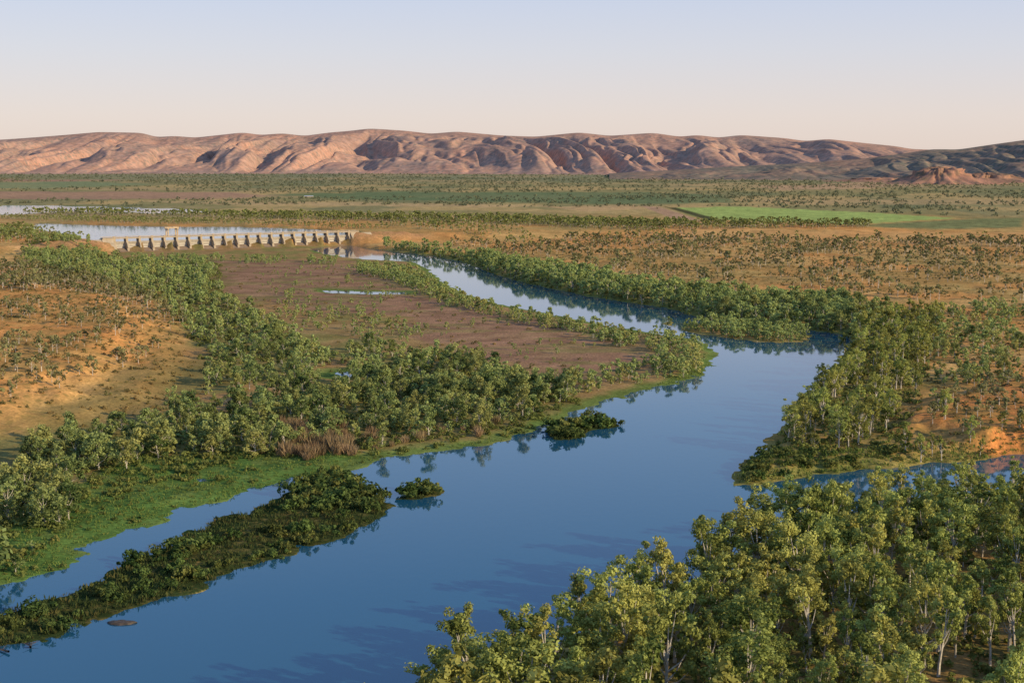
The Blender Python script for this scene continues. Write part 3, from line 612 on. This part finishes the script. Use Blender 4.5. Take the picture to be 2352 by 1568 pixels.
# rock
def lump(name,pxy,sx,sy,sz,label,cat):
    p=G(*pxy,0); th=np.linspace(0,2*np.pi,40); ph=np.linspace(-.5,np.pi/2,12); T,Pp=np.meshgrid(th,ph)
    n=.75+.5*fbm(np.cos(T)*2+4,np.sin(T)*2+Pp*2+4,900,3); n[:,-1]=n[:,0]
    me=gridmesh(name,sx*np.cos(Pp)*np.cos(T)*n,sy*np.cos(Pp)*np.sin(T)*n,sz*np.sin(Pp)*n,[M_ROCK])
    return tag(link(name,me,None,(p[0],p[1],0)),label,cat)
lump('rock',(277,1430),3.6,1.6,.6,'flat dark rock in the water below the long island','rock')
for k,(pxy,ln,an) in enumerate((((20,1500),7,2.5),((70,1490),5,1.9))):
    p=G(*pxy,0); d=np.array([math.cos(an),math.sin(an)])
    T=[tube([(0,0,.5),(d[0]*ln*.5,d[1]*ln*.5,.35),(d[0]*ln,d[1]*ln,-.2)],[.3,.22,.08])]
    for j in range(5):
        f=.2+.15*j; b=np.array([d[0]*ln*f,d[1]*ln*f,.4]); e=b+np.array([math.cos(an+1.1*(-1)**j)*2,math.sin(an+1.1*(-1)**j)*2,.8-.3*j]); T.append(tube([b,(b+e)/2,e],[.1,.07,.03],5))
    tag(link('fallen_branch',qmesh('fallen_branch',np.concatenate(T),[M_ROCK]),None,(p[0],p[1],0)),['dark fallen branch in the water at the lower left corner','shorter dark fallen branch right of the corner one'][k],'branch')
# ------------------------------------------------------------------ dam
A3=DA; W3=-DN
root=link('dam',None,None,(0,0,0)); tag(root,'long pale concrete dam with a row of white gates and buttress piers','dam')
NB=20; bay=DL/NB
MB().prism([(-6,-3),(-6,5),(2,5),(8,1.6),(13,1.3),(13,-3)],A3,DU,W3,.02,DL-.02).build('spillway_sill',M_CONCD,root)
for i in range(NB+1):
    q=i*bay; hw=1.25 if 0<i<NB else 1.6
    pr=MB().prism([(-7,-2),(-7,16.6),(3.0,16.6),(3.6,13.6),(4.2,10.5),(7.4,5.5),(8.5,2.5),(8.5,-2)],A3,DU,W3,q-hw,q+hw).build('pier',M_CONC,root)
    MB().prism([(7.3,5.55),(4.15,10.52),(4.0,12.0),(4.5,12.0),(8.3,6.0),(8.3,5.55)],A3,DU,W3,q-hw*.6,q+hw*.6).build('pier_cap',M_CONC,pr)
    MB().box(A3,DU,W3,q-1.2,q+1.2,1.2,3.2,18.02,19.3).build('winch_housing',M_CONC,pr)
for i in range(NB):
    a_=i*bay+1.3; b_=(i+1)*bay-1.3
    pts=[(2.0-2.6*math.cos((k/8-.35)*1.6)+0.0,5.2+8.0*k/8) for k in range(9)]
    poly=[(p+.0,z) for p,z in pts]+[(p-.35,z) for p,z in pts[::-1]]
    gt=MB().prism(poly,A3,DU,W3,a_,b_).build('gate',M_GATE,root)
    for z in (7.4,11.2): MB().box(A3,DU,W3,a_+.1,b_-.1,.1,.7,z,z+.35).build('girder',M_GATE,gt)
MB().box(A3,DU,W3,-14,DL+14,-6.5,3.4,16.65,18.0).build('deck',M_CONC,root)
for p0 in (3.05,-6.45):
    m=MB().box(A3,DU,W3,-14,DL+14,p0,p0+.25,18.9,19.15)
    for k in range(0,60): q=-13.5+k*(DL+27)/59; m.box(A3,DU,W3,q-.12,q+.12,p0+.02,p0+.22,17.98,18.92)
    m.build('railing',M_STEEL,root)
for s_ in (0,1):
    e=A3 if s_==0 else DB; u=-DU if s_==0 else DU
    MB().prism([(-8,-2),(-8,16.6),(3.2,16.6),(6,13),(16,4),(17,-2)],e,u,W3,1.7,15).build('abutment',M_CONC,root)
    MB().prism([(1,0),(1,16),(2.2,16),(10,9),(24,3),(24,0)],e,u,W3,15.1,32).build('wing_wall',M_CONC,root)
q=DL*(392-262)/(800-262)*.97
cr=link('gantry_crane',None,None,(0,0,0)); tag(cr,'beige gantry crane standing on the dam deck','crane')
for du in (-6,6):
    for w_ in (-5.6,2.2): MB().box(A3,DU,W3,q+du-.7,q+du+.7,w_-.55,w_+.55,18.01,26).build('leg',M_STEEL,cr)
    MB().box(A3,DU,W3,q+du-.75,q+du+.75,-7,4,26.02,27.4).build('cross_beam',M_STEEL,cr)
MB().box(A3,DU,W3,q-8,q+8,-5.2,-4,27.42,29.2).build('girder',M_STEEL,cr); MB().box(A3,DU,W3,q-8,q+8,1,2.2,27.42,29.2).build('girder',M_STEEL,cr)
MB().box(A3,DU,W3,q+1,q+4,-3.9,.9,27.45,29.6).build('hoist_housing',M_STEEL,cr)
# farm shed
def shed(pxy,L,D,label):
    p=G(*pxy,11.5); r=link('farm_shed',None,None,(p[0],p[1],11)); tag(r,label,'shed')
    o=np.zeros(2); u=np.array([1.,0]); w=np.array([0,1.])
    MB().box(o,u,w,-L/2,L/2,-D/2,D/2,-1,3.2).build('wall',M_CONC,r)
    MB().prism([(-D/2-.6,3.22),(D/2+.6,3.22),(D/2+.6,3.4),(0,4.8),(-D/2-.6,3.4)],o,u,w,-L/2-.6,L/2+.6).build('roof',M_ROOF,r)
    MB().box(o,u,w,-2,2,-D/2-.15,-D/2-.02,-1,2.8).build('door',M_STEEL,r)
shed((709,453),24,11,'long low pale farm shed on the plain beyond the lake')
# ------------------------------------------------------------------ camera, sun, sky
cam=bpy.data.cameras.new('camera'); cam.sensor_width=36; cam.lens=36*F/2352; cam.clip_end=80000; cam.clip_start=1
co=link('camera',cam); co.location=(0,0,CAM); co.rotation_euler=(math.pi/2-PIT,0,0); SC.camera=co
AZ=math.radians(116); EL=math.radians(20)
S=Vector((math.sin(AZ)*math.cos(EL),math.cos(AZ)*math.cos(EL),math.sin(EL)))
sl=bpy.data.lights.new('sun','SUN'); sl.energy=5; sl.angle=math.radians(.5); sl.color=(1,.83,.54)
so=link('sun',sl); so.rotation_euler=(-S).to_track_quat('-Z','Y').to_euler()
w=bpy.data.worlds.new('World'); SC.world=w; w.use_nodes=True; t=w.node_tree; t.nodes.clear()
o=t.nodes.new('ShaderNodeOutputWorld'); bg=t.nodes.new('ShaderNodeBackground'); bg.inputs[1].default_value=.1
sk=t.nodes.new('ShaderNodeTexSky'); sk.sky_type='NISHITA'; sk.sun_disc=False; sk.sun_elevation=EL; sk.sun_rotation=AZ
tc=t.nodes.new('ShaderNodeTexCoord'); sx_=t.nodes.new('ShaderNodeSeparateXYZ'); t.links.new(tc.outputs['Generated'],sx_.inputs[0])
rp=t.nodes.new('ShaderNodeValToRGB'); t.links.new(sx_.outputs[2],rp.inputs[0]); e=rp.color_ramp.elements
e[0].position=0; e[0].color=(8.8,7.3,6.5,1); e[1].position=1; e[1].color=(1.9,3.3,6.4,1)
for p_,c_ in ((.03,(8.7,7.6,7.2)),(.075,(7.5,7.5,8.3)),(.12,(6.3,7.0,8.9)),(.18,(4.1,5.9,9.0)),(.3,(2.3,4.4,8.4))):
    q=e.new(p_); q.color=(*c_,1)
t.links.new(mix(t,.82,sk.outputs[0],rp.outputs[0]),bg.inputs[0]); t.links.new(bg.outputs[0],o.inputs[0])
SC.view_settings.view_transform='Standard'; SC.view_settings.look='None'; SC.view_settings.exposure=0
